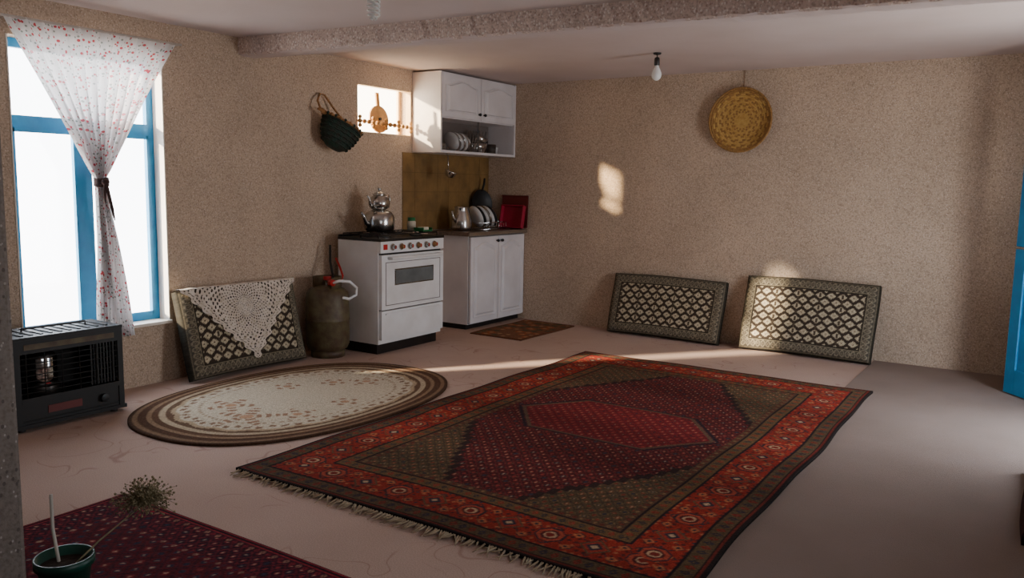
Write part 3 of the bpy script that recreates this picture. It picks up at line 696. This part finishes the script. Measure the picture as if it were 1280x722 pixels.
# ------------------------------------------------------------------ heater
def heater():
    b=B('kerosene_heater'); x0,x1,y0,y1=.13,.43,-4.76,-4.18; z1=.475
    for y in (y0+.04,y1-.04):
        for x in (x0+.04,x1-.04): b.cyl((x,y,0),(x,y,.025),.02,M_dark)
    b.box(x0-.0,x1+.01,y0-.01,y1+.01,.02,.04,M_hblack)
    b.box(x0,x0+.012,y0,y1,.04,z1,M_hblack); b.box(x0,x1,y0,y0+.012,.04,z1,M_hblack); b.box(x0,x1,y1-.012,y1,.04,z1,M_hblack)
    b.box(x0,x1+.004,y0-.004,y1+.004,z1,z1+.015,M_hblack)
    b.box(x0+.012,x1,y0+.012,y1-.012,.04,.16,M_hblack)
    b.box(x0+.05,x0+.055,y0+.012,y1-.012,.16,z1,M_grille)
    for y in (y0,y1-.03): b.box(x1-.006,x1+.006,y,y+.03,.04,z1,M_hblack)
    b.box(x1-.006,x1+.006,y0+.03,y1-.03,z1-.07,z1,M_hblack); b.box(x1-.006,x1+.008,y0+.03,y1-.03,.15,.175,M_hblack)
    b.box(x1+.006,x1+.009,y0+.05,y1-.05,z1-.05,z1-.022,M_rust)
    yb=-4.55
    b.lathe([(.0001,.16),(.095,.16),(.095,.20),(.075,.21),(.075,.36),(.06,.38),(.0001,.385)],M_hsteel,30,loc=(.27,yb,0))
    b.lathe([(.08,.22),(.083,.22),(.083,.35),(.08,.35)],M_chrome,30,loc=(.27,yb,0))
    b.ball((.32,yb,.205),.03,M_red)
    for k in range(7):
        z=.20+.030*k; b.tube([(x1,y0+.03,z),(x1,y1-.03,z)],.0028,M_grille,5)
    for k in range(6): y=y0+.06+k*.092; b.tube([(x1+.002,y,.175),(x1+.002,y,z1-.07)],.0028,M_grille,5)
    for k in range(9): b.box(x1-.01,x1-.004,-4.36+k*.018,-4.352+k*.018,.18,z1-.07,M_hblack)
    b.cyl((x1,-4.30,.10),(x1+.022,-4.30,.10),.022,M_dark); b.box(x1,x1+.003,-4.60,-4.42,.08,.12,M_brass)
    b.box(x1,x1+.004,y0+.02,y1-.02,.052,.058,M_grille)
    for k in range(10): b.box(x0+.04,x1-.04,y0+.06+k*.05,y0+.075+k*.05,z1+.015,z1+.02,M_dark)
    b.tube([(.28,y0+.12,z1+.015),(.28,y0+.12,z1+.035),(.28,y1-.12,z1+.035),(.28,y1-.12,z1+.015)],.006,M_hblack,6)
    b.done(bevel=.003)
heater()

# ------------------------------------------------------------------ wall baskets
def straw():
    b=B('woven_wall_basket'); c=(2.53,-.004,1.855); b.M=axis_frame(c,(0,-1,0.04))
    ncoil=17; R=.255
    for k in range(ncoil):
        r=.010+k*(R-.01)/(ncoil-1); d=.012+.05*max(0,(k-8)/8.0)**1.5
        NP=32
        for part in range(NP):
            a0=part*2*math.pi/NP+k*.05; mm=M_straw2 if ((part+k)%2==0 and k>3 and k%3!=0) or k in (15,16) else M_straw
            pts=[(r*math.cos(a0+2*math.pi/NP*q/3),r*math.sin(a0+2*math.pi/NP*q/3),d) for q in range(4)]
            b.tube(pts,.0092,mm,6)
    b.done()
    b=B('basket_string'); b.tube([(2.53,-.006,2.11),(2.532,-.006,2.258)],.002,M_tan,5); b.done()
straw()
def wicker():
    b=B('hanging_wicker_basket'); F=axis_frame((.13,-2.22,1.60),(.10,.42,.9)); b.M=F
    pr=[(.0001,-.06),(.05,-.055),(.09,-.02),(.115,.04),(.13,.11),(.135,.15)]
    pr+= [(.128,.15),(.122,.11),(.108,.045),(.08,-.01),(.04,-.045),(.0001,-.05)]
    b.lathe(pr,M_bask,36,sx=.72,sy=1.25)
    for z,r in ((-.02,.092),(.01,.106),(.04,.118),(.07,.126),(.10,.132),(.13,.136)):
        b.tube([(r*.73*math.cos(a),r*1.26*math.sin(a),z+.003*math.sin(a*18)) for a in [2*math.pi*q/72 for q in range(72)]],.006,M_bask,5,closed=True)
    b.tube([(.134*.72*math.cos(a),.134*1.25*math.sin(a),.152) for a in [2*math.pi*q/36 for q in range(36)]],.010,M_tan,6,closed=True)
    for q in range(26):
        a=2*math.pi*q/26; r=.14; b.ball((r*.72*math.cos(a),r*1.25*math.sin(a),.155),.012,M_tan if q%2 else M_bask,8)
    b.M=Matrix.Identity(4)
    b.tube([(.12,-2.34,1.80),(.06,-2.33,1.90),(.03,-2.28,1.955),(.03,-2.23,1.95),(.06,-2.17,1.86),(.13,-2.12,1.75)],.008,M_tan,7)
    b.tube([(.0,-2.27,1.945),(.045,-2.27,1.948)],.004,M_steel,6)
    b.tube([(F@Vector((0,.155,.15))),(F@Vector((0,.20,.16))),(F@Vector((0,.235,.15)))],[.02,.016,.008],M_tan,8)
    b.done()
wicker()
b=B('cutting_board'); b.M=frame((-.030,-1.555,1.710),(0,1,0),(-.10,0,.995),(.995,0,.10))
b.prism([(.112*math.cos(a),.112+.112*math.sin(a)) for a in [2*math.pi*q/40 for q in range(40)]],0,.014,M_wood); b.box(-.018,.018,.22,.33,0,.014,M_wood)
b.cyl((0,.112,.0145),(0,.112,.03),.012,M_dark); b.done(bevel=.003)
b=B('bead_garland'); b.tube([(.024,-1.86,1.79),(.024,-1.2,1.775)],.002,M_tan,5)
for k in range(13):
    y=-1.84+k*.052
    b.ball((.024,y,1.789-.0012*k),.019,M_wood,10)
    if k%3==0: b.ball((.024,y,1.822-.0012*k),.016,M_wood,10); b.ball((.024,y,1.755-.0012*k),.016,M_wood,10)
b.done()

# ------------------------------------------------------------------ bulbs
def bulb():
    b=B('light_bulb'); b.M=T(2.25,-1.13,H)
    b.lathe([(.0001,0),(.03,-.001),(.026,-.012),(.006,-.016)],M_dark,20); b.tube([(0,0,-.01),(0,0,-.035)],.004,M_dark,6)
    b.lathe([(.006,-.03),(.017,-.035),(.02,-.05),(.02,-.085),(.016,-.09)],M_dark,22)
    b.lathe([(.014,-.088),(.016,-.10),(.026,-.12),(.036,-.145),(.036,-.16),(.030,-.18),(.015,-.193),(.0001,-.197)],M_glob,26); b.done()
    b=B('spiral_bulb'); b.M=T(2.25,-4.10,0)
    b.tube([(0,0,H),(0,0,2.17)],.003,M_dark,6); b.lathe([(.008,2.18),(.02,2.17),(.02,2.135),(.018,2.13)],M_white,20); b.lathe([(.018,2.13),(.026,2.12),(.026,2.10),(.0001,2.095)],M_white,20)
    n=140
    for ph in (0,math.pi):
        pts=[]
        for i in range(n+1):
            t=i/n; a=ph+t*2*math.pi*3.2; r=.024*min(1,(1-t)*8+.15); pts.append((r*math.cos(a),r*math.sin(a),2.098-.115*t))
        b.tube(pts,.0050,M_glob,7)
    b.done()
bulb()

# ------------------------------------------------------------------ potted dry plant
def plant():
    b=B('potted_dry_plant'); b.M=T(2.37,-5.57,.0125)
    b.lathe([(.0001,0),(.052,0),(.072,.15),(.082,.155),(.082,.18),(.076,.18),(.070,.15),(.0001,.15)],M_dgreen,36); b.lathe([(.0001,.155),(.070,.152)],M_soil,24)
    b.tube([(-.03,.0,.15),(-.075,.01,.24),(-.095,.02,.34)],.005,M_stick,8)
    head=Vector((.04,.25,.31))
    b.tube([(.02,.02,.15),(.03,.09,.20),(.035,.17,.24),head-Vector((0,.02,.04))],[.003,.0025,.0022,.002],M_twig,6)
    rnd=random.Random(3)
    for k in range(420):
        a=rnd.uniform(0,2*math.pi); e=rnd.uniform(-.3,1.35); l=rnd.uniform(.03,.098)
        d=Vector((math.cos(a)*math.cos(e),math.sin(a)*math.cos(e),math.sin(e)*.85))*l
        base=head+Vector((rnd.uniform(-.02,.02),-.015+rnd.uniform(-.02,.02),-.035)); mid=base+d*.5+Vector((rnd.uniform(-.014,.014),rnd.uniform(-.014,.014),rnd.uniform(0,.016)))
        b.tube([base,mid,base+d],[.0011,.0009,.0007],M_twig,3)
        b.ball(base+d,rnd.uniform(.002,.0042),M_twig,5)
    b.done(recalc=False)
plant()

# ------------------------------------------------------------------ lights
w=bpy.data.worlds.new('World'); bpy.context.scene.world=w; w.use_nodes=True; nt=w.node_tree; bg=nt.nodes['Background']
tc=nt.nodes.new('ShaderNodeTexCoord'); sp=nt.nodes.new('ShaderNodeSeparateXYZ'); nt.links.new(tc.outputs['Generated'],sp.inputs[0])
r=nt.nodes.new('ShaderNodeValToRGB'); setramp(r,[(0.0,(0.80,0.74,0.68)),(0.45,(0.9,0.9,0.92)),(1.0,(0.72,0.84,1.0))])
mp=nt.nodes.new('ShaderNodeMapRange'); mp.inputs[1].default_value=-1; mp.inputs[2].default_value=1; nt.links.new(sp.outputs['Z'],mp.inputs[0]); nt.links.new(mp.outputs[0],r.inputs['Fac'])
nt.links.new(r.outputs['Color'],bg.inputs['Color']); bg.inputs['Strength'].default_value=13.0
sun=bpy.data.lights.new('sun','SUN'); sun.energy=30.0; sun.angle=math.radians(2.4); sun.color=(1.0,.84,.62)
so=bpy.data.objects.new('sun',sun); d=Vector((.625,.78,-.28)); so.rotation_euler=d.to_track_quat('-Z','Y').to_euler(); so.location=(-5,-9,5); link(so)
def portal(name,op,x,dx):
    l=bpy.data.lights.new(name,'AREA'); l.shape='RECTANGLE'; y0,y1,z0,z1=op; l.size=(y1-y0); l.size_y=(z1-z0); l.cycles.is_portal=True
    o=bpy.data.objects.new(name,l)
    z=Vector((-dx,0,0)); y=Vector((0,0,1)); xx=y.cross(z); o.matrix_world=frame((x,(y0+y1)/2,(z0+z1)/2),xx,y,z); link(o)
portal('portal_window_1',W1,-.15,1); portal('portal_window_2',W2o,-.15,1); portal('portal_fill_window',WFILL,XR+.19,-1); portal('portal_door',D1,XR+.19,-1)

# ------------------------------------------------------------------ camera
cam=bpy.data.cameras.new('camera'); cam.sensor_width=36; cam.lens=1033/1280*36; cam.clip_start=.05
co=bpy.data.objects.new('camera',cam); link(co)
yaw=math.radians(33.05); pit=math.radians(7.17); rol=math.radians(1.03)
Fh=Vector((-math.sin(yaw),math.cos(yaw),0)); Rr=Vector((math.cos(yaw),math.sin(yaw),0)); Z=Vector((0,0,1))
fw=Fh*math.cos(pit)-Z*math.sin(pit); up=Fh*math.sin(pit)+Z*math.cos(pit)
r2=Rr*math.cos(rol)+up*math.sin(rol); u2=-Rr*math.sin(rol)+up*math.cos(rol)
co.matrix_world=frame((4.73,-6.80,1.30),r2,u2,-fw)
bpy.context.scene.camera=co
